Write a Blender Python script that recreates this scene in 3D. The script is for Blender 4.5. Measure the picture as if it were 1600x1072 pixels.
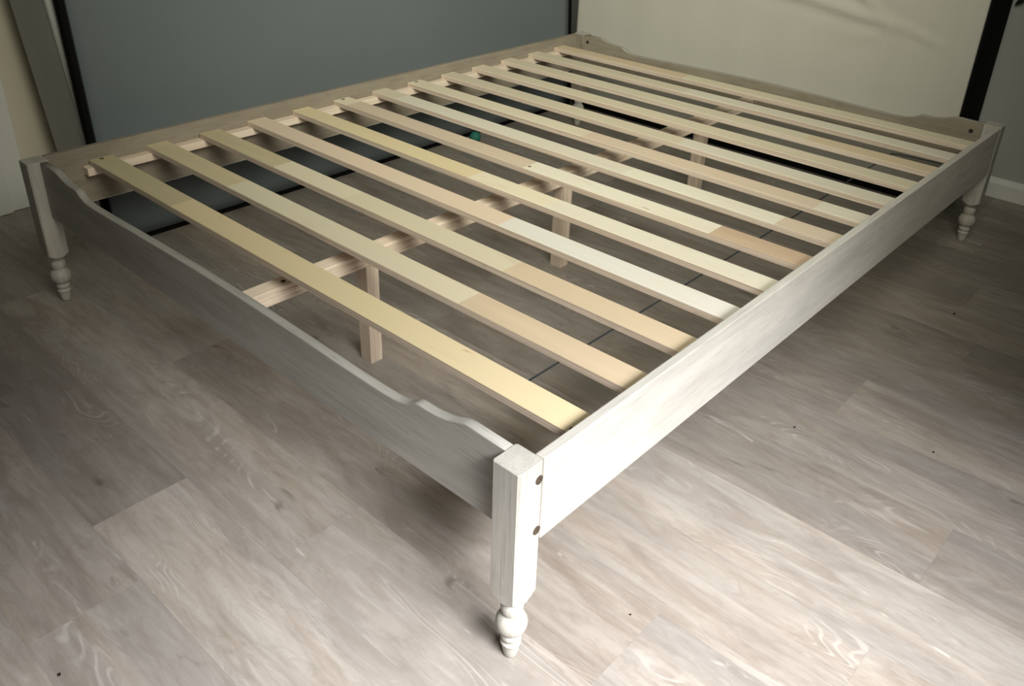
import bpy, bmesh, math, random
from mathutils import Vector, Matrix

random.seed(7)
for o in list(bpy.data.objects):
    bpy.data.objects.remove(o)
S = bpy.context.scene
COL = S.collection

# ------------------------------------------------------------------ camera
CAMX, CAMY, CAMZ = 0.57171, -0.67177, 1.14545
R = Vector((0.74326725, 0.66817698, 0.03306538))
U = Vector((-0.33078884, 0.32410353, 0.88630449))
F = Vector((-0.58149165, 0.66969876, -0.46192103))
cd = bpy.data.cameras.new('camera')
cam = bpy.data.objects.new('camera', cd); COL.objects.link(cam)
m = Matrix.Identity(4)
for i in range(3):
    m[i][0] = R[i]; m[i][1] = U[i]; m[i][2] = -F[i]
m[0][3], m[1][3], m[2][3] = CAMX, CAMY, CAMZ
cam.matrix_world = m
cd.sensor_fit = 'HORIZONTAL'; cd.sensor_width = 36.0; cd.lens = 30.6576
cd.shift_x = -13.24 / 1600; cd.shift_y = -116.61 / 1600
cd.clip_start = 0.02
S.camera = cam

# ------------------------------------------------------------------ world, daylight, exposure
w = bpy.data.worlds.new('world'); S.world = w; w.use_nodes = True
w.node_tree.nodes['Background'].inputs[0].default_value = (0.75, 0.85, 1.0, 1)
w.node_tree.nodes['Background'].inputs[1].default_value = 0.5

# unseen area lights: key for the daylight, added fill aimed across the bed
def area_light(name, loc, aim, sx, sy, watts, spread, colour):
    ld = bpy.data.lights.new(name, 'AREA'); ld.shape = 'RECTANGLE'; ld.size = sx; ld.size_y = sy
    ld.energy = watts; ld.color = colour; ld.spread = spread
    lo = bpy.data.objects.new(name, ld); COL.objects.link(lo); lo.location = loc
    lo.rotation_euler = (Vector(aim) - lo.location).to_track_quat('-Z', 'Y').to_euler()
area_light('key_daylight', (1.42, -0.31, 1.54), (0.21, -0.04, 0.0), 1.45, 0.50, 18.8, 0.84, (1.0, 0.985, 0.965))
area_light('added_fill_light', (0.25, 0.15, 1.75), (-1.55, 1.68, 0.30), 1.2, 1.2, 16.0, 1.45, (1.0, 0.975, 0.80))

S.view_settings.view_transform = 'Standard'
S.view_settings.look = 'None'
S.view_settings.gamma = 1.0
S.view_settings.use_curve_mapping = False
S.view_settings.exposure = 0.0

# ------------------------------------------------------------------ helpers
def link(o, parent=None, origin=None):
    COL.objects.link(o)
    return o

def wloc(o):
    v = Vector(o.location)
    while o.parent:
        o = o.parent; v = v + Vector(o.location)
    return v

def build(name, bm, mats, parent=None, kind=None, label=None, origin=None, smooth=False):
    """Turn a bmesh given in room coordinates into one object with its origin at its own centre."""
    if smooth:
        for f in bm.faces: f.smooth = True
    if origin is None:
        xs = [v.co for v in bm.verts]
        lo_ = Vector([min(c[i] for c in xs) for i in range(3)])
        hi_ = Vector([max(c[i] for c in xs) for i in range(3)])
        origin = (lo_ + hi_) / 2
        if parent is None: origin.z = lo_.z
    origin = Vector(origin)
    for v in bm.verts: v.co -= origin
    me = bpy.data.meshes.new(name); bm.to_mesh(me); bm.free()
    if not isinstance(mats, (list, tuple)): mats = [mats]
    for mm in mats: me.materials.append(mm)
    o = bpy.data.objects.new(name, me)
    COL.objects.link(o)
    if parent:
        o.parent = parent; o.location = origin - wloc(parent)
    else:
        o.location = origin
    if kind: o['kind'] = kind
    if label: o['label'] = label
    return o

def empty(name, loc, label, cat):
    o = bpy.data.objects.new(name, None); o.location = loc
    o.empty_display_size = 0.1
    COL.objects.link(o); o['label'] = label; o['category'] = cat
    return o

def add_box(bm, x0, x1, y0, y1, z0, z1, mi=0):
    vs = [bm.verts.new(c) for c in ((x0,y0,z0),(x1,y0,z0),(x1,y1,z0),(x0,y1,z0),(x0,y0,z1),(x1,y0,z1),(x1,y1,z1),(x0,y1,z1))]
    for q in ((0,3,2,1),(4,5,6,7),(0,1,5,4),(1,2,6,5),(2,3,7,6),(3,0,4,7)):
        f = bm.faces.new([vs[i] for i in q]); f.material_index = mi
    return vs

def bevel(bm, r, seg=2, edges=None):
    bmesh.ops.bevel(bm, geom=edges or bm.edges[:], offset=r, segments=seg, profile=0.6, affect='EDGES', clamp_overlap=True)

def box(x0, x1, y0, y1, z0, z1, r=0.0, seg=2):
    bm = bmesh.new(); add_box(bm, x0, x1, y0, y1, z0, z1)
    if r: bevel(bm, r, seg)
    return bm

def ring_lathe(bm, cx, cy, prof, n=32, cap=True):
    rings = []
    for r, z in prof:
        rings.append([bm.verts.new((cx + r*math.cos(2*math.pi*k/n), cy + r*math.sin(2*math.pi*k/n), z)) for k in range(n)])
    for a, b in zip(rings, rings[1:]):
        for k in range(n):
            bm.faces.new((a[k], b[k], b[(k+1) % n], a[(k+1) % n]))
    if cap:
        bm.faces.new(rings[0]); bm.faces.new(rings[-1][::-1])
    return rings

def disc(cx, cy, cz, r, t, axis, n=20, dome=0.25, slot=True):
    """small flat screw / bolt head; axis is the outward direction"""
    bm = bmesh.new()
    rings = []
    for rr, h in ((r*.92, 0), (r, t*.35), (r*.96, t*.8), (r*.7, t), (r*.35, t*(1-dome)), (r*.3, t*.2)):
        rings.append([bm.verts.new((rr*math.cos(2*math.pi*k/n), rr*math.sin(2*math.pi*k/n), h)) for k in range(n)])
    for a, b in zip(rings, rings[1:]):
        for k in range(n): bm.faces.new((a[k], a[(k+1) % n], b[(k+1) % n], b[k]))
    bm.faces.new(rings[0][::-1]); bm.faces.new(rings[-1])
    q = Vector((0,0,1)).rotation_difference(Vector(axis))
    bm.transform(Matrix.Translation((cx,cy,cz)) @ q.to_matrix().to_4x4())
    return bm

def tube(pts, r, n=8):
    bm = bmesh.new(); rings = []
    for i, p in enumerate(pts):
        p = Vector(p)
        t = (Vector(pts[min(i+1,len(pts)-1)]) - Vector(pts[max(i-1,0)])).normalized()
        a = t.cross(Vector((0,0,1)))
        if a.length < 1e-4: a = Vector((1,0,0))
        a.normalize(); b = t.cross(a)
        rings.append([bm.verts.new(p + r*(math.cos(2*math.pi*k/n)*a + math.sin(2*math.pi*k/n)*b)) for k in range(n)])
    for a, b in zip(rings, rings[1:]):
        for k in range(n): bm.faces.new((a[k], a[(k+1) % n], b[(k+1) % n], b[k]))
    bm.faces.new(rings[0][::-1]); bm.faces.new(rings[-1])
    bmesh.ops.recalc_face_normals(bm, faces=bm.faces[:])
    return bm

# ------------------------------------------------------------------ materials
class NT:
    def __init__(s, name, rough=0.6, spec=0.3):
        s.m = bpy.data.materials.new(name); s.m.use_nodes = True
        s.t = s.m.node_tree; s.b = s.t.nodes['Principled BSDF']
        s.b.inputs['Roughness'].default_value = rough
        s.b.inputs['Specular IOR Level'].default_value = spec
    def n(s, typ, **kw):
        nd = s.t.nodes.new(typ)
        for k, v in kw.items(): setattr(nd, k, v)
        return nd
    def l(s, a, b): s.t.links.new(a, b)
    def coords(s, scale, rnd=0.0):
        tc = s.n('ShaderNodeTexCoord'); mp = s.n('ShaderNodeMapping')
        mp.inputs['Scale'].default_value = scale
        if rnd:
            oi = s.n('ShaderNodeObjectInfo'); mu = s.n('ShaderNodeVectorMath', operation='MULTIPLY')
            cb = s.n('ShaderNodeCombineXYZ')
            for i in range(3): s.l(oi.outputs['Random'], cb.inputs[i])
            mu.inputs[1].default_value = (rnd, rnd*1.7, rnd*0.6)
            s.l(cb.outputs[0], mu.inputs[0])
            ad = s.n('ShaderNodeVectorMath', operation='ADD')
            s.l(tc.outputs['Object'], ad.inputs[0]); s.l(mu.outputs[0], ad.inputs[1]); s.l(ad.outputs[0], mp.inputs[0])
        else:
            s.l(tc.outputs['Object'], mp.inputs[0])
        return mp.outputs[0]
    def noise(s, vec, scale, detail=4, rough=0.55, dist=0.0):
        nd = s.n('ShaderNodeTexNoise'); nd.inputs['Scale'].default_value = scale
        nd.inputs['Detail'].default_value = detail; nd.inputs['Roughness'].default_value = rough
        nd.inputs['Distortion'].default_value = dist
        s.l(vec, nd.inputs['Vector']); return nd.outputs['Fac']
    def ramp(s, fac, stops):
        nd = s.n('ShaderNodeValToRGB'); e = nd.color_ramp.elements
        while len(e) < len(stops): e.new(0.5)
        for el, (p, c) in zip(e, stops):
            el.position = p; el.color = (c, c, c, 1) if isinstance(c, (int, float)) else (*c, 1)
        s.l(fac, nd.inputs[0]); return nd.outputs[0]
    def mix(s, fac, a, b, mode='MIX'):
        nd = s.n('ShaderNodeMix', data_type='RGBA', blend_type=mode)
        for sock, v in ((nd.inputs[0], fac), (nd.inputs[6], a), (nd.inputs[7], b)):
            if isinstance(v, (int, float)): sock.default_value = v
            elif isinstance(v, tuple): sock.default_value = (*v, 1)
            else: s.l(v, sock)
        return nd.outputs[2]
    def bump(s, h, strength=0.2, dist=0.002):
        nd = s.n('ShaderNodeBump'); nd.inputs['Strength'].default_value = strength; nd.inputs['Distance'].default_value = dist
        s.l(h, nd.inputs['Height']); s.l(nd.outputs[0], s.b.inputs['Normal'])
    def col(s, c):
        if isinstance(c, tuple): s.b.inputs['Base Color'].default_value = (*c, 1)
        else: s.l(c, s.b.inputs['Base Color'])
        return s.m

def axis_scale(axis, along, across):
    return tuple(along if i == axis else across for i in range(3))

def mat_washed(name, axis, base, grey, warm):
    """white-washed timber: grain streaks along one axis, thin worn patches"""
    t = NT(name, 0.55, 0.25)
    v = t.coords(axis_scale(axis, 1.0, 9.0), 13.0)
    v2 = t.coords(axis_scale(axis, 3.0, 60.0), 13.0)
    v3 = t.coords((1, 1, 1), 13.0)
    big = t.noise(v, 3.0, 5, 0.6, 0.4); fine = t.noise(v2, 4.0, 4, 0.6)
    worn = t.noise(v3, 9.0, 6, 0.7)
    c = t.mix(t.ramp(big, [(0.38, 0.0), (0.68, 1.0)]), base, grey)
    c = t.mix(t.ramp(worn, [(0.55, 0.0), (0.72, 0.5)]), c, warm)
    c = t.mix(t.ramp(fine, [(0.52, 0.0), (0.72, 0.45)]), c, tuple(x*0.62 for x in grey))
    t.bump(fine, 0.25, 0.001)
    return t.col(c)

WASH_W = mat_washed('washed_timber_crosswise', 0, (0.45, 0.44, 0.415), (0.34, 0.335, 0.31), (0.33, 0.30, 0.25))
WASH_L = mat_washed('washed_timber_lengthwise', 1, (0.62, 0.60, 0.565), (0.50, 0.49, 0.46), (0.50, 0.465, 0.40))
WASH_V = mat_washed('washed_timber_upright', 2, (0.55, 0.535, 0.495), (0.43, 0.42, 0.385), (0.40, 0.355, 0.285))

BROWN_W = mat_washed('brown_timber_crosswise', 0, (0.34, 0.30, 0.235), (0.25, 0.22, 0.17), (0.22, 0.18, 0.13))
BROWN_L = mat_washed('brown_timber_lengthwise', 1, (0.31, 0.275, 0.225), (0.245, 0.21, 0.17), (0.20, 0.165, 0.125))

def mat_pine(name, axis, a, b):
    t = NT(name, 0.6, 0.25)
    v = t.coords(axis_scale(axis, 1.0, 28.0), 9.0); v2 = t.coords(axis_scale(axis, 2.0, 120.0), 9.0)
    g = t.noise(v, 2.2, 4, 0.6, 0.3); f = t.noise(v2, 3.0, 3, 0.6)
    c = t.mix(t.ramp(g, [(0.35, 0.0), (0.68, 1.0)]), a, b)
    c = t.mix(t.ramp(f, [(0.5, 0.0), (0.8, 0.5)]), c, tuple(x*0.6 for x in b))
    t.bump(f, 0.2, 0.001)
    return t.col(c)
PINE_L = mat_pine('raw_pine_lengthwise', 1, (0.86, 0.745, 0.63), (0.72, 0.59, 0.475))
PINE_V = mat_pine('raw_pine_upright', 2, (0.76, 0.65, 0.54), (0.58, 0.46, 0.37))

def mat_slat():
    """birch veneer; the tone of every veneer piece is a colour attribute of the board"""
    t = NT('birch_slat', 0.5, 0.3)
    at = t.n('ShaderNodeAttribute'); at.attribute_name = 'tone'
    v = t.coords((1.5, 22, 22), 11.0); v2 = t.coords((2.0, 90, 90), 11.0); v3 = t.coords((2.5, 9, 9), 11.0)
    g = t.noise(v, 2.0, 5, 0.6, 0.5); f = t.noise(v2, 2.5, 3, 0.6); k = t.noise(v3, 1.6, 3, 0.5, 0.6)
    c = t.mix(t.ramp(g, [(0.45, 0.0), (0.80, 0.42)]), at.outputs['Color'], (0.76, 0.62, 0.45), 'MIX')
    c = t.mix(t.ramp(k, [(0.62, 0.0), (0.78, 0.30)]), c, (0.55, 0.40, 0.26))
    c = t.mix(t.ramp(f, [(0.55, 0.0), (0.8, 0.22)]), c, (0.62, 0.49, 0.36))
    kn = t.noise(t.coords((9, 34, 34), 23.0), 1.6, 2, 0.5, 0.3)
    c = t.mix(t.ramp(kn, [(0.735, 0.0), (0.80, 0.75)]), c, (0.40, 0.28, 0.17))
    t.bump(f, 0.12, 0.0006)
    return t.col(c)
SLAT = mat_slat()

def mat_ply():
    t = NT('plywood_edge', 0.7, 0.2)
    v = t.coords((1.2, 10, 260), 11.0)
    g = t.noise(v, 1.3, 3, 0.6, 0.2)
    v2 = t.coords((14, 14, 60), 11.0); g2 = t.noise(v2, 2.0, 4, 0.7)
    c = t.mix(t.ramp(g, [(0.42, 0.0), (0.58, 1.0)]), (0.72, 0.62, 0.52), (0.56, 0.455, 0.37))
    c = t.mix(t.ramp(g2, [(0.62, 0.0), (0.78, 0.6)]), c, (0.25, 0.17, 0.11))
    return t.col(c)
PLY = mat_ply()

FLOOR_TONE = (0.63, 0.607, 0.582)
def mat_floor():
    t = NT('limed_oak_plank', 0.42, 0.28)
    oi = t.n('ShaderNodeObjectInfo')
    v = t.coords((1.3, 6.0, 1), 37.0); vf = t.coords((3.0, 46.0, 1), 37.0); vb = t.coords((0.7, 5.2, 1), 37.0)
    vm = t.coords((4.2, 13.0, 1), 37.0); vk = t.coords((2.6, 7.5, 1), 37.0)
    big = t.noise(v, 2.3, 8, 0.66, 1.3); fine = t.noise(vf, 2.4, 4, 0.6, 0.3); band = t.noise(vb, 1.7, 3, 0.5, 0.8)
    mot = t.noise(vm, 2.4, 7, 0.72, 0.8)
    c = t.ramp(big, [(0.28, (0.335, 0.30, 0.272)), (0.42, (0.445, 0.41, 0.38)), (0.55, (0.545, 0.515, 0.488)), (0.74, (0.65, 0.625, 0.60))])
    c = t.mix(t.ramp(band, [(0.44, 0.0), (0.60, 0.60)]), c, (0.41, 0.395, 0.388))
    c = t.mix(t.ramp(band, [(0.32, 0.55), (0.46, 0.0)]), c, (0.49, 0.42, 0.355))
    c = t.mix(t.ramp(mot, [(0.50, 0.0), (0.68, 0.55)]), c, (0.335, 0.30, 0.272))
    c = t.mix(t.ramp(mot, [(0.30, 0.45), (0.44, 0.0)]), c, (0.68, 0.66, 0.64))
    # cathedral figure: rings of a low-frequency field, only where a mask allows
    fld = t.noise(t.coords((1.25, 5.2, 1), 37.0), 1.45, 2, 0.42, 0.5)
    ring = t.n('ShaderNodeMath', operation='MULTIPLY'); ring.inputs[1].default_value = 230.0
    sn = t.n('ShaderNodeMath', operation='SINE')
    t.l(fld, ring.inputs[0]); t.l(ring.outputs[0], sn.inputs[0])
    rr = t.ramp(sn.outputs[0], [(0.35, 0.0), (0.92, 1.0)])
    msk = t.ramp(t.noise(t.coords((1.6, 9.0, 1), 53.0), 1.5, 3, 0.55, 0.4), [(0.57, 0.0), (0.67, 0.50)])
    mm = t.n('ShaderNodeMath', operation='MULTIPLY'); t.l(rr, mm.inputs[0]); t.l(msk, mm.inputs[1])
    c = t.mix(mm.outputs[0], c, (0.80, 0.78, 0.76))
    # fine pores, chalky lime flecks, brown knots
    c = t.mix(t.ramp(fine, [(0.50, 0.0), (0.72, 0.30)]), c, (0.34, 0.30, 0.272))
    c = t.mix(t.ramp(fine, [(0.26, 0.35), (0.42, 0.0)]), c, (0.72, 0.70, 0.68))
    fleck = t.noise(t.coords((3.6, 17.0, 1), 61.0), 2.0, 4, 0.6, 0.8)
    c = t.mix(t.ramp(fleck, [(0.675, 0.0), (0.735, 0.60)]), c, (0.80, 0.79, 0.775))
    kn = t.noise(vk, 2.6, 3, 0.55, 0.5)
    c = t.mix(t.ramp(kn, [(0.68, 0.0), (0.77, 0.75)]), c, (0.19, 0.16, 0.14))
    # each board has its own overall stain
    c = t.mix(1.0, c, oi.outputs['Color'], 'MULTIPLY')
    c = t.mix(1.0, c, FLOOR_TONE, 'MULTIPLY')
    t.bump(fine, 0.10, 0.0006)
    return t.col(c)
PLANK = mat_floor()

def mat_plain(name, c, rough=0.7, spec=0.2, var=0.06, scale=4.0, bump=0.0, bscale=300.0, metal=0.0):
    t = NT(name, rough, spec); t.b.inputs['Metallic'].default_value = metal
    v = t.coords((1, 1, 1), 0)
    g = t.noise(v, scale, 4, 0.6)
    lo_ = tuple(x*(1-var) for x in c); hi_ = tuple(min(1, x*(1+var)) for x in c)
    cc = t.mix(g, lo_, hi_)
    if bump: t.bump(t.noise(v, bscale, 2, 0.5), bump, 0.001)
    return t.col(cc)
WALL = mat_plain('wall_paint', (0.44, 0.455, 0.43), 0.8, 0.15, 0.04, 3, 0.08, 120)
WALL_WARM = mat_plain('wall_paint_warm', (0.74, 0.69, 0.56), 0.8, 0.15, 0.05, 3, 0.08, 120)
WALL_DARK = mat_plain('wall_paint_dark', (0.20, 0.205, 0.19), 0.8, 0.15, 0.04, 3, 0.08, 120)
CEIL = mat_plain('ceiling_paint', (0.40, 0.385, 0.35), 0.9, 0.1, 0.03)
TRIM = mat_plain('trim_paint', (0.80, 0.81, 0.78), 0.5, 0.3, 0.04)
SUBFLOOR = mat_plain('underlay', (0.10, 0.085, 0.07), 0.9, 0.1)
BLACK_CLOTH = mat_plain('black_border_cloth', (0.007, 0.007, 0.0075), 0.9, 0.08, 0.2, 8, 0.2, 500)
BLUE_CLOTH = mat_plain('blue_grey_cloth', (0.145, 0.168, 0.182), 0.9, 0.1, 0.07, 2.2, 0.15, 700)
def mat_cream():
    t = NT('cream_cloth', 0.85, 0.12)
    v = t.coords((1, 1, 1)); vs = t.coords((9, 1, .55))
    c = t.mix(t.noise(v, 2.5, 4, 0.6), (0.56, 0.55, 0.495), (0.62, 0.61, 0.555))
    c = t.mix(t.ramp(t.noise(vs, 2.4, 5, 0.65, 0.4), [(0.58, 0.0), (0.76, 0.20)]), c, (0.70, 0.695, 0.65))   # pale upright streaks
    t.bump(t.noise(v, 600, 2, 0.5), 0.12, 0.001)
    return t.col(c)
CREAM_CLOTH = mat_cream()
GREY_CLOTH = mat_plain('grey_ticking', (0.58, 0.58, 0.55), 0.85, 0.12, 0.06, 3, 0.15, 500)
PIPING = mat_plain('pale_piping', (0.62, 0.62, 0.58), 0.8, 0.15, 0.05)
BRONZE = mat_plain('dark_bronze', (0.10, 0.075, 0.055), 0.45, 0.5, 0.2, 60, metal=0.4)
BRASS = mat_plain('bright_zinc', (0.75, 0.68, 0.52), 0.3, 0.5, 0.1, 60, metal=0.9)
HOLE = mat_plain('dark_screw', (0.035, 0.026, 0.018), 0.6, 0.3, 0.2, 60)
CORD = mat_plain('black_tape', (0.018, 0.022, 0.026), 0.7, 0.25, 0.15, 40)
GREEN = mat_plain('green_rubber', (0.03, 0.20, 0.155), 0.55, 0.35, 0.12, 60, 0.3, 400)
LEAF = mat_plain('dark_leaf', (0.018, 0.022, 0.016), 0.7, 0.2, 0.2, 30)
CRUMB = mat_plain('dark_crumb', (0.025, 0.02, 0.016), 0.9, 0.1, 0.2, 400)

# ------------------------------------------------------------------ the room
X0, X1, Y0, Y1, H = -2.25, 1.75, -1.90, 2.60, 2.45
floor = build('floor', box(X0-.1, X1+.1, Y0-.1, Y1+.1, -0.09, -0.006), SUBFLOOR, None, 'structure')

PW, PL, GAP = 0.18, 1.22, 0.0001
known = {2: 0.10, 1: -0.44, 0: -0.74, 3: 0.38, 7: 0.075}     # row -> where two boards butt
prn = random.Random(11)
# overall stain of the boards either side of the butt joints that show
STAIN = {(0, 0): .80, (0, 1): 1.10, (1, 0): 1.0, (1, 1): 1.02, (2, 0): .90, (2, 1): .96, (3, 0): 1.0, (3, 1): 1.06, (7, 0): .92, (7, 1): 1.0}
plank_cache = {}
def plank_mesh(length, width):
    key = (round(length, 3), round(width, 3))
    if key not in plank_cache:
        bm = bmesh.new()
        add_box(bm, -length/2+GAP/2, length/2-GAP/2, -width/2+GAP/2, width/2-GAP/2, -0.006, 0.0)
        top = [e for e in bm.edges if all(abs(v.co.z) < 1e-6 for v in e.verts)]
        bevel(bm, 0.0001, 1, top)
        me = bpy.data.meshes.new('plank'); bm.to_mesh(me); bm.free(); me.materials.append(PLANK)
        plank_cache[key] = me
    return plank_cache[key]
fl0 = Vector(floor.location)
base_y = -0.292
for row in range(-10, 18):
    ya, yb = base_y + row*PW, base_y + (row+1)*PW
    ya, yb = max(ya, Y0), min(yb, Y1)
    if yb - ya < 0.02: continue
    off = known.get(row, ((row*0.4637) % 1.0)*PL)
    k0 = math.floor((X0 - off)/PL)
    for k in range(k0, k0 + 6):
        xa, xb = max(off + k*PL, X0), min(off + (k+1)*PL, X1)
        if xb - xa < 0.02: continue
        o = bpy.data.objects.new('plank', plank_mesh(xb-xa, yb-ya))
        COL.objects.link(o); o.parent = floor
        tn = STAIN.get((row, round((xa+xb)/2 > off - .01)), None) if row in known and abs((xa+xb)/2 - off) < PL else None
        g = tn if tn else {4: 1.09, 5: .86, 6: .93}.get(row) or prn.choice((.86, .92, .97, 1.0, 1.05, 1.09))
        wm = prn.uniform(-.03, .02)
        o.color = (g, g*(1+wm*.5), g*(1+wm), 1)
        o.location = Vector(((xa+xb)/2, (ya+yb)/2, 0)) - fl0

T = 0.10
build('wall_left', box(X0-T, X0, Y0-T, Y1+T, 0, H), WALL_WARM, None, 'structure')
build('wall_back', box(X0, X1, Y1, Y1+T, 0, H), WALL, None, 'structure')
build('wall_front', box(X0, X1, Y0-T, Y0, 0, H), WALL_DARK, None, 'structure')
build('wall_right', box(X1, X1+T, Y0-T, Y1+T, 0, H), WALL_DARK, None, 'structure')
build('ceiling', box(X0-T, X1+T, Y0-T, Y1+T, H, H+.08), CEIL, None, 'structure')

def baseboard(name, pts, parent=None):
    bm = bmesh.new()
    add_box(bm, *pts)
    return build(name, bm, TRIM, None, 'structure')
bm = bmesh.new()                                              # moulded baseboard on the back wall
prof = [(0, 0.0005), (-.014, 0.0005), (-.014, .052), (-.010, .060), (-.005, .066), (0, .070)]
for x in (X0+.001, X1-.001):
    pass
a = [bm.verts.new((X0+.001, Y1-.0005+p[0], p[1])) for p in prof]; b = [bm.verts.new((X1-.001, Y1-.0005+p[0], p[1])) for p in prof]
for i in range(len(prof)):
    j = (i+1) % len(prof); bm.faces.new((a[i], a[j], b[j], b[i]))
bm.faces.new(a[::-1]); bm.faces.new(b)
bmesh.ops.recalc_face_normals(bm, faces=bm.faces[:])
build('baseboard_back', bm, TRIM, None, 'structure')
# door casing on the left wall, its edge just past the left post
bm = box(X0+.0005, X0+.022, -0.62, 0.203, 0.001, 2.08, 0.003)
build('trim_1', bm, TRIM, None, 'structure')
bm = box(X0+.0225, X0+.034, -0.62, 0.145, 0.001, 2.08, 0.003)
build('trim_2', bm, TRIM, None, 'structure')
bm = box(X0+.0005, X0+.014, 0.204, Y1-.016, 0.0005, .07, 0.003)
build('baseboard_left', bm, TRIM, None, 'structure')

# ------------------------------------------------------------------ the bed
W, L, HT, P = 1.60, 2.1513, 0.3795, 0.0498
bed = empty('bed_frame', (-W/2, L/2, 0), 'white-washed wooden bed frame with bare slats and turned feet, no mattress on it', 'bed')

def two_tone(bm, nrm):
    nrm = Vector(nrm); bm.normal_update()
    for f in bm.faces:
        if f.normal.dot(nrm) > .68: f.material_index = 1          # faces turned this way take the darker, browner timber
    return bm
def square_post(cx, cy):
    bm = bmesh.new(); n = 48; h = P/2
    def sq(th):
        c, s = abs(math.cos(th)), abs(math.sin(th)); r = h/max(c, s)
        return min(r, h*1.375)                                # tiny eased arris
    zs = [(HT, h*1.37, 0.968), (HT-.0010, 9, 1.0), (.142, 9, 1.0)]
    for i in range(1, 7):
        a = i/6; zs.append((.142 - .021*a, h*1.42 - (h*1.42-.0175)*(1-math.cos(a*math.pi/2))**0.8, 1.0))
    zs.append((.1185, .0150, 1.0)); zs.append((.1145, .0140, 1.0))
    rings = []
    angs = [2*math.pi*(k+0.5)/n for k in range(n)]
    for z, rm, sc in zs:
        rings.append([bm.verts.new((cx + sc*min(sq(t), rm)*math.cos(t), cy + sc*min(sq(t), rm)*math.sin(t), z)) for t in angs])
    for a, b in zip(rings, rings[1:]):
        for k in range(n): bm.faces.new((a[k], b[k], b[(k+1) % n], a[(k+1) % n]))
    bm.faces.new(rings[0]); bm.faces.new(rings[-1][::-1])
    return bm

FOOT = [(.0140,.1143),(.0148,.1128),(.0166,.1105),(.0175,.1060),(.0174,.1005),(.0165,.0955),(.0152,.0925),(.0148,.0908),(.0160,.0895),(.0200,.0855),
        (.0236,.0785),(.0246,.0725),(.0243,.0675),(.0228,.0615),(.0196,.0560),(.0160,.0525),(.0140,.0510),(.0136,.0495),(.0150,.0485),(.0162,.0455),
        (.0163,.0425),(.0155,.0385),(.0140,.0368),(.0128,.0352),(.0132,.0340),(.0158,.0325),(.0164,.0295),(.0158,.0268),(.0146,.0256),(.0142,.0235),
        (.0128,.0140),(.0112,.0045),(.0100,.0012),(.0085,.0)]
foot_src = None
for i, (cx, cy) in enumerate(((-P/2, P/2), (-W+P/2, P/2), (-P/2, L-P/2), (-W+P/2, L-P/2))):
    pbm = square_post(cx, cy)
    if i == 3: two_tone(pbm, (.72, -.72, 0))  # far-left post: inward faces darkened, shade put into the colour
    post = build('corner_post', pbm, [WASH_V, BROWN_L], bed)
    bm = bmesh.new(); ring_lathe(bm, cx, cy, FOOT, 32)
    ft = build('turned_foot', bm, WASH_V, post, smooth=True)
    if i == 0:
        for z in (.349, .258):
            build('bolt_head', disc(-.0003, .0412, z, .0074, .0016, (1,0,0)), BRONZE, post, label='dark bronze bolt head')

# side rails
TH = 0.0165
def rail(x0, x1):
    bm = box(x0, x1, P+.0013, L-P-.0013, .2345, .3787, .0022, 2)
    return bm
build('side_rail', two_tone(rail(-TH-.0004, -.0004), (-1, 0, 0)), [WASH_L, BROWN_L], bed)
lr = build('side_rail', two_tone(rail(-W+.0004, -W+TH+.0004), (.75, 0, .72)), [WASH_L, BROWN_L], bed)

# end boards with scalloped top edges
YB = 0.028
PROF = [(0,.3785),(.068,.3805),(.078,.3800),(.090,.3765),(.104,.3710),(.120,.3665),(.138,.3640),(.155,.3630),(.166,.3632),(.174,.3635),(.181,.3625),(.188,.3590),(.196,.3540),(.206,.3495),(.218,.3460),(.232,.3440),(.26,.3433),(.32,.3440),(.42,.3470),(.56,.3505),(.68,.3525),(.749,.3530)]
def end_board(y0, y1):
    bm = bmesh.new()
    xa, xb = -P-.0011, -W+P+.0011
    half = (xa - xb)/2
    top = [(xa - u*half/.749, z) for u, z in PROF]
    top += [(xb + u*half/.749, z) for u, z in reversed(PROF[:-1])]
    cols = []
    for x, z in top:
        cols.append([bm.verts.new((x, y0, .2395)), bm.verts.new((x, y0, z-.0015)), bm.verts.new((x, y0+.0015, z)), bm.verts.new((x, y1-.0015, z)), bm.verts.new((x, y1, z-.0015)), bm.verts.new((x, y1, .2395))])
    for a, b in zip(cols, cols[1:]):
        for k in range(6):
            f = bm.faces.new((a[k], a[(k+1) % 6], b[(k+1) % 6], b[k]))
            f.smooth = k in (1, 2, 3)
    bm.faces.new(cols[0][::-1]); bm.faces.new(cols[-1])
    bmesh.ops.recalc_face_normals(bm, faces=bm.faces[:])
    return bm
fb = build('end_board', two_tone(end_board(YB, YB+.0175), (0, 1, 0)), [WASH_W, BROWN_W], bed, label='near end board with scalloped top edge')
bb = build('end_board', two_tone(end_board(L-YB-.0175, L-YB), (0, -1, 0)), [WASH_W, BROWN_W], bed, label='far end board with scalloped top edge')
yi = L-YB-.0175
for x, z in ((-1.533, .354), (-.079, .350)):
    build('bolt_head', disc(x, yi+.0002, z, .0065, .0016, (0,-1,0)), HOLE, bb, label='black bolt head')
# corner brackets: bright bits of fitting in the two left corners
build('bracket', box(-1.578, -1.552, yi-.0045, yi-.0005, .328, .346, .001), BRASS, bb, label='small brass bracket')
build('bracket', box(-1.550, -1.538, YB+.0180, YB+.0200, .342, .346, .0005), BRASS, fb, label='small bright bracket')

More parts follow.
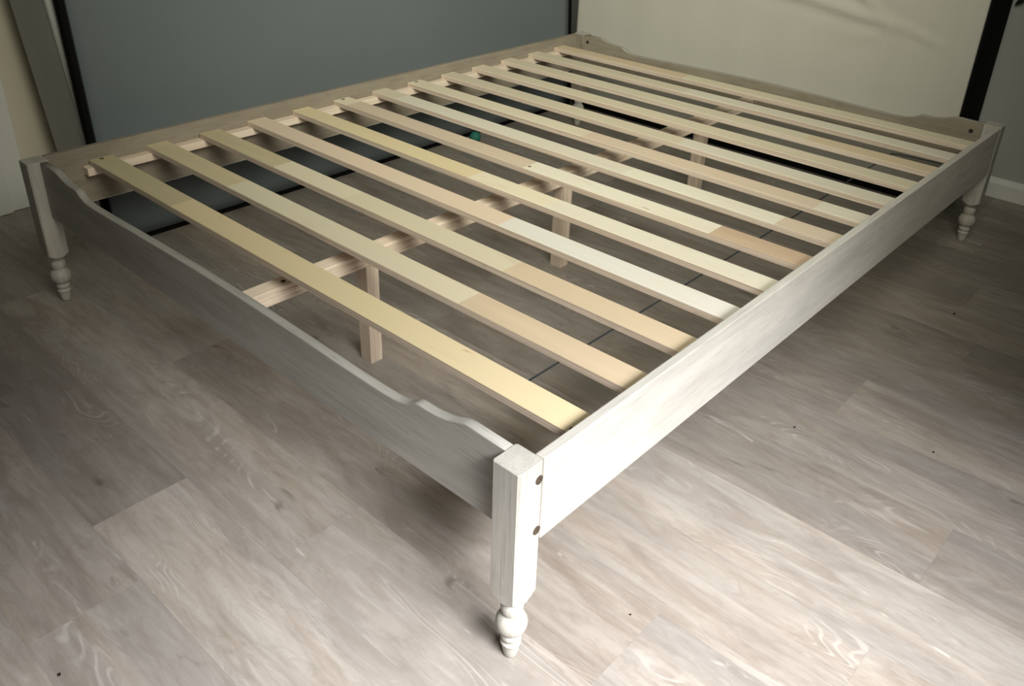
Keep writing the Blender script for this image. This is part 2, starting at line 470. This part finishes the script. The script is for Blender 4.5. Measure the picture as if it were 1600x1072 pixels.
# cleats, centre rail, support legs
ZS, TS = .3475, .0145                                         # slat top and thickness
zc = ZS - TS - .0004
build('cleat', box(-W+TH+.0008, -W+TH+.028, .135, L-.10, zc-.020, zc, .0012), PINE_L, bed, label='pale pine cleat along the left rail')
build('cleat', box(-TH-.028, -TH-.0008, .135, L-.10, zc-.020, zc, .0012), PINE_L, bed, label='pale pine cleat along the right rail')
def prism(prof, f0, f1):
    bm = bmesh.new(); a = [bm.verts.new(f0(*p)) for p in prof]; b = [bm.verts.new(f1(*p)) for p in prof]
    for i in range(len(prof)):
        j = (i+1) % len(prof); bm.faces.new((a[i], a[j], b[j], b[i]))
    bm.faces.new(a[::-1]); bm.faces.new(b); bmesh.ops.recalc_face_normals(bm, faces=bm.faces[:]); return bm
RP = [(-.827,.254),(-.792,.254),(-.790,.256),(-.790,.2620),(-.7918,.2632),(-.790,.2644),(-.790,.2765),(-.7922,.2780),(-.790,.2795),(-.790,.2872),(-.7918,.289),(-.8272,.289),(-.829,.2872),(-.829,.256)]
ctr = build('centre_rail', prism(RP, lambda x, z: (x, YB+.0180, z), lambda x, z: (x, yi-.0004, z)), PINE_L, bed, label='raw pine centre rail')
for y in (.183, .937, 1.091, 1.243):
    dark = y < .5
    build('screw', disc(-.806, y, .2889, .0052, .0010, (0,0,1), 14), HOLE if dark else BRASS, ctr, label='dark screw' if dark else 'bright screw')
for y in (.383, 1.0705, 1.790):
    LP = [(-.8285,y),(-.7922,y),(-.791,y+.0015),(-.791,y+.0170),(-.7930,y+.0182),(-.791,y+.0194),(-.791,y+.0250),(-.7925,y+.0260),(-.791,y+.0270),(-.791,y+.0325),(-.7922,y+.034),(-.8285,y+.034),(-.830,y+.0325),(-.830,y+.0015)]
    build('support_leg', prism(LP, lambda x, q: (x, q, .0004), lambda x, q: (x, q, .2538)), PINE_V, bed, label='short raw pine support leg under the centre rail')

# slats
YEL = (.87,.81,.665); CRE = (.87,.835,.745); PAL = (.88,.86,.80); TAN = (.84,.765,.655); PNK = (.855,.785,.705); ORA = (.77,.67,.57); WHI = (.90,.895,.865); OLI = (.80,.755,.62)
SEG = [
    [(-1.18, OLI), (0, YEL)],
    [(-1.195, OLI), (-.42, CRE), (0, TAN)],
    [(-1.23, OLI), (-.95, CRE), (-.45, CRE), (0, TAN)],
    [(-.605, PNK), (0, WHI)],
    [(-.85, YEL), (-.60, CRE), (0, PAL)],
    [(-1.516, CRE), (-.80, PNK), (-.255, PAL), (0, ORA)],
    [(-1.47, CRE), (-.60, PAL), (-.177, PAL), (0, PNK)],
    [(-.85, CRE), (-.155, PNK), (0, PAL)],
    [(-.63, CRE), (0, PAL)],
    [(-.9, CRE), (0, CRE)],
    [(-1.1, CRE), (-.40, CRE), (0, TAN)],
    [(-.9, CRE), (0, PAL)],
    [(-1.0, TAN), (0, CRE)],
]
XL = [-1.5745, -1.5812, -1.5750, -1.5812] + [-1.5808]*9
for i in range(13):
    yc = .1795 + .1506*i; hw = .0295
    xl, xr = XL[i], -TH-.0030
    bm = bmesh.new()
    lay = bm.loops.layers.color.new('tone')
    cuts = [xl]; tones = []
    for xe, tn in SEG[i]:
        cuts.append(xr if xe == 0 else xe); tones.append(tn)
    sk = random.uniform(-.0012, .0012)
    r = .0012
    prof = [(-hw, ZS-TS), (-hw, ZS-r), (-hw+r, ZS), (hw-r, ZS), (hw, ZS-r), (hw, ZS-TS)]
    def col(x): 
        return [bm.verts.new((x, yc + sk*(x+.8)/.8 + p[0], p[1])) for p in prof]
    cs = [col(x) for x in cuts]
    for s in range(len(cuts)-1):
        a, b = cs[s], cs[s+1]; j = random.uniform(.96, 1.04)
        for k in range(6):
            f = bm.faces.new((a[k], a[(k+1) % 6], b[(k+1) % 6], b[k]))
            f.material_index = 0 if k in (1, 2, 3) else 1
            for lp in f.loops: lp[lay] = (*[min(1, c*j) for c in tones[s]], 1)
    for f in (bm.faces.new(cs[0][::-1]), bm.faces.new(cs[-1])): f.material_index = 1
    bmesh.ops.recalc_face_normals(bm, faces=bm.faces[:])
    sl = build('slat', bm, [SLAT, PLY], bed)
    if i in (0, 5, 7):
        build('screw', disc(xl + .0105, yc + (.0 if i else -.002), ZS-.0002, .0055, .0008, (0,0,1), 14), HOLE, sl, label='dark screw')
    if i == 5:
        build('screw', disc(-.793, yc-.012, ZS-.0002, .0042, .0008, (0,0,1), 14), HOLE, sl, label='dark screw')
    if i == 0:
        build('screw', disc(-.0355, yc-.021, ZS-.0002, .0060, .0026, (0,0,1), 16), HOLE, sl, label='black screw beside the right rail')

# black tape that ties the slats together underneath
zt = ZS - TS - .0022
pts = [(-.181, .205, zt), (-.179, .45, zt), (-.178, .80, zt), (-.180, 1.15, zt), (-.184, 1.40, zt), (-.187, 1.62, zt), (-.187, 1.770, zt), (-.186, 1.783, zt), (-.172, 1.789, zt), (-.13, 1.794, zt), (-.058, 1.803, zt)]
build('connecting_tape', tube(pts, .0017, 8), CORD, bed, label='thin black tape tying the slats together')

# ------------------------------------------------------------------ upholstered slabs against the walls
def slab(x0, x1, y0, y1, z0, z1, r, seg=4):
    bm = box(x0, x1, y0, y1, z0, z1); bevel(bm, r, seg); 
    for f in bm.faces: f.smooth = True
    return bm

def cloth_grid(o_, u_, v_, nu, nv, fn, nrm):
    """a slightly uneven sheet of cloth with its own thickness"""
    bm = bmesh.new(); fr, bk = [], []
    o_, u_, v_, nrm = Vector(o_), Vector(u_), Vector(v_), Vector(nrm)
    for j in range(nv+1):
        a, b = [], []
        for i in range(nu+1):
            s, q = i/nu, j/nv
            e = min(s, 1-s, q, 1-q); hh = fn(s*u_.length, q*v_.length) * min(1, e/0.02)
            p = o_ + u_*s + v_*q
            a.append(bm.verts.new(p + nrm*(hh*.9+.011))); b.append(bm.verts.new(p))
        fr.append(a); bk.append(b)
    for j in range(nv):
        for i in range(nu):
            f = bm.faces.new((fr[j][i], fr[j][i+1], fr[j+1][i+1], fr[j+1][i])); f.smooth = True
    loop_f = fr[0] + [r[-1] for r in fr[1:]] + fr[-1][-2::-1] + [r[0] for r in fr[-2:0:-1]]
    loop_b = bk[0] + [r[-1] for r in bk[1:]] + bk[-1][-2::-1] + [r[0] for r in bk[-2:0:-1]]
    n = len(loop_f)
    for k in range(n): bm.faces.new((loop_f[k], loop_b[k], loop_b[(k+1) % n], loop_f[(k+1) % n]))
    used = set(loop_b)
    for row in bk:
        for v in row:
            if v not in used: bm.verts.remove(v)
    bmesh.ops.recalc_face_normals(bm, faces=bm.faces[:])
    return bm

def tilt(o, axis, ang): o.rotation_euler[axis] = ang

# blue-grey box spring on its long edge
BX = -1.772
bs = empty('box_spring', (BX-.02, 1.25, 0), 'box spring with blue-grey cloth face and black border, standing on edge along the left wall', 'box spring')
build('border', slab(BX-.030, BX, .243, 2.3245, 0.0006, 1.53, .005, 2), BLACK_CLOTH, bs, label='black cloth border')
build('cloth_face', cloth_grid((BX-.0015, .258, .020), (0, 2.032, 0), (0, 0, 1.49), 60, 40,
      lambda s, q: .0016*math.sin(3.1*s+1.3*q)+.0012*math.sin(5.7*q-2.1*s+.6), (1, 0, 0)), BLUE_CLOTH, bs, label='blue-grey cloth face')
tilt(bs, 1, math.radians(-3.0))

# mattress behind it
mt = empty('mattress', (-1.95, 1.24, 0), 'grey mattress with pale piping, standing on edge behind the blue-grey box spring', 'mattress')
def slump(bm):                                                # its near end leans out of square
    for v in bm.verts:
        if v.co.y < 1.0: v.co.y += .056 - .065*v.co.z
    return bm
build('body', slump(slab(-2.105, -1.835, .226, 2.24, .0008, 1.62, .014, 4)), GREY_CLOTH, mt)
def piping(x, y0, y1, z0, z1, rc=.016):
    pts = []
    for (cy, cz, a0) in ((y0+rc, z0+rc, 180), (y1-rc, z0+rc, 270), (y1-rc, z1-rc, 0), (y0+rc, z1-rc, 90)):
        for k in range(5):
            a = math.radians(a0 + k*22.5); pts.append((x, cy+rc*math.cos(a), cz+rc*math.sin(a)))
    pts.append(pts[0]); return tube(pts, .0040, 8)
build('piping', slump(piping(-1.8400, .2245, 2.2420, .0050, 1.6220)), PIPING, mt, label='pale piping')
tilt(mt, 1, math.radians(-3.0))

# cream box spring on its short edge at the back wall
BY = 2.330
cs_ = empty('box_spring', (-.98, 2.42, 0), 'box spring with wrinkled cream cloth face and wide black side, upright against the back wall', 'box spring')
build('border', slab(-1.768, -.166, BY+.002, 2.545, .0006, 2.03, .010, 3), BLACK_CLOTH, cs_, label='black cloth side')
def crease(s, q):
    x = -1.765 + s; h = 0
    # long soft folds fanning across the upper right of what the photo shows
    for (x0, z0, x1_, z1_, a, wd) in ((-.95, .64, -.38, .56, .0055, .028), (-.72, .72, -.45, .58, .0045, .022), (-.45, .58, -.25, .52, .0035, .020), (-1.35, .70, -.75, .60, .003, .035), (-.62, .50, -.42, .55, .002, .03)):
        d = Vector((x1_-x0, z1_-z0)); ln = d.length; d /= ln
        p = Vector((x-x0, q+.03-z0)); t = p.dot(d)
        dist = p.x*(-d.y) + p.y*d.x
        k = max(0.0, min(1.0, t/.12, (ln-t)/.12))
        h += 1.7*a*k*(1-2*(dist/wd)**2)*math.exp(-(dist/wd)**2)
    h += .0016*math.sin(7*x+1.0)*math.sin(5*q+.4) + .0007*math.sin(31*x+3*q)
    return h
build('cloth_face', cloth_grid((-1.765, BY+.0035, .030), (1.587, 0, 0), (0, 0, 1.99), 150, 150, crease, (0, -1, 0)), CREAM_CLOTH, cs_, label='wrinkled cream cloth face')
tilt(cs_, 0, math.radians(-0.5))

# ------------------------------------------------------------------ small things
bm = bmesh.new(); bmesh.ops.create_icosphere(bm, subdivisions=4, radius=.022)
for f in bm.faces: f.smooth = True
bm.transform(Matrix.Translation((-1.708, 1.655, .0222)))
ball = build('ball', bm, GREEN); ball['label'] = 'small green ball on the floor under the bed slats'; ball['category'] = 'ball'

# dark foliage trailing down the back wall at the right edge of the view
vine = empty('hanging_foliage', (-.120, Y1-.01, .66), 'dark trailing foliage hanging on the back wall to the right of the cream box spring', 'foliage')
build('stem', tube([(-.105, Y1-.003, 1.02), (-.107, Y1-.006, .95), (-.112, Y1-.012, .85), (-.116, Y1-.012, .76), (-.120, Y1-.014, .69)], .0022, 6), LEAF, vine)
def leaf(c, d, ln, wd):
    c, d = Vector(c), Vector(d).normalized(); n = Vector((0, -1, 0)); sd = d.cross(n).normalized()
    bm = bmesh.new(); up, dn = [], []
    for k in range(7):
        u = k/6; hw = wd*math.sin(math.pi*min(.97, max(.04, u)))**.8; dr = -.012*u*u
        p = c + d*ln*u + n*(.006 + .008*math.sin(math.pi*u) + dr*.2)
        up.append([bm.verts.new(p - sd*hw + n*.003), bm.verts.new(p), bm.verts.new(p + sd*hw + n*.003)])
        dn.append([bm.verts.new(v.co - n*.0008) for v in up[-1]])
    for G, fl in ((up, 0), (dn, 1)):
        for a, b in zip(G, G[1:]):
            for q in range(2):
                f = (a[q], a[q+1], b[q+1], b[q]); bm.faces.new(f[::-1] if fl else f)
    for k in range(6):
        bm.faces.new((up[k][0], up[k+1][0], dn[k+1][0], dn[k][0])); bm.faces.new((up[k][2], dn[k][2], dn[k+1][2], up[k+1][2]))
    bm.faces.new((up[0][0], dn[0][0], dn[0][1], up[0][1])); bm.faces.new((up[0][1], dn[0][1], dn[0][2], up[0][2]))
    bm.faces.new((up[6][0], up[6][1], dn[6][1], dn[6][0])); bm.faces.new((up[6][1], up[6][2], dn[6][2], dn[6][1]))
    bmesh.ops.recalc_face_normals(bm, faces=bm.faces[:])
    return bm
rl = random.Random(3)
for k in range(14):
    z = .99 - k*.0225
    side = -1 if k % 2 else 1
    build('leaf', leaf((-.114 + .008*side*rl.random(), Y1-.012, z), (side*rl.uniform(.3, .9), 0, -1), rl.uniform(.05, .075), rl.uniform(.009, .014)), LEAF, vine)

# dark crumbs lying on the planks
for (x, y), r, lab in (((.035, .861), .0022, 'dark crumb on the floor just outside the middle of the right side rail'),
                    ((.119, 1.621), .0032, 'dark crumb on the floor outside the far end of the right side rail'),
                    ((.068, .212), .0018, 'dark crumb on the floor right of the near bed corner, beside a plank joint'),
                    ((-.480, -.460), .0026, 'dark reddish crumb on the floor at the bottom left of the view'),
                    ((.283, .988), .0022, 'dark crumb on the floor at the right edge of the view')):
    bm = bmesh.new(); bmesh.ops.create_icosphere(bm, subdivisions=2, radius=r)
    for v in bm.verts: v.co = v.co * rl.uniform(.8, 1.2); v.co.z *= .6
    zmin = min(v.co.z for v in bm.verts)
    bm.transform(Matrix.Translation((x, y, -zmin + .0001)))
    o = build('crumb', bm, CRUMB); o['label'] = lab; o['category'] = 'crumb'; o['group'] = 'dark crumbs on the floor'
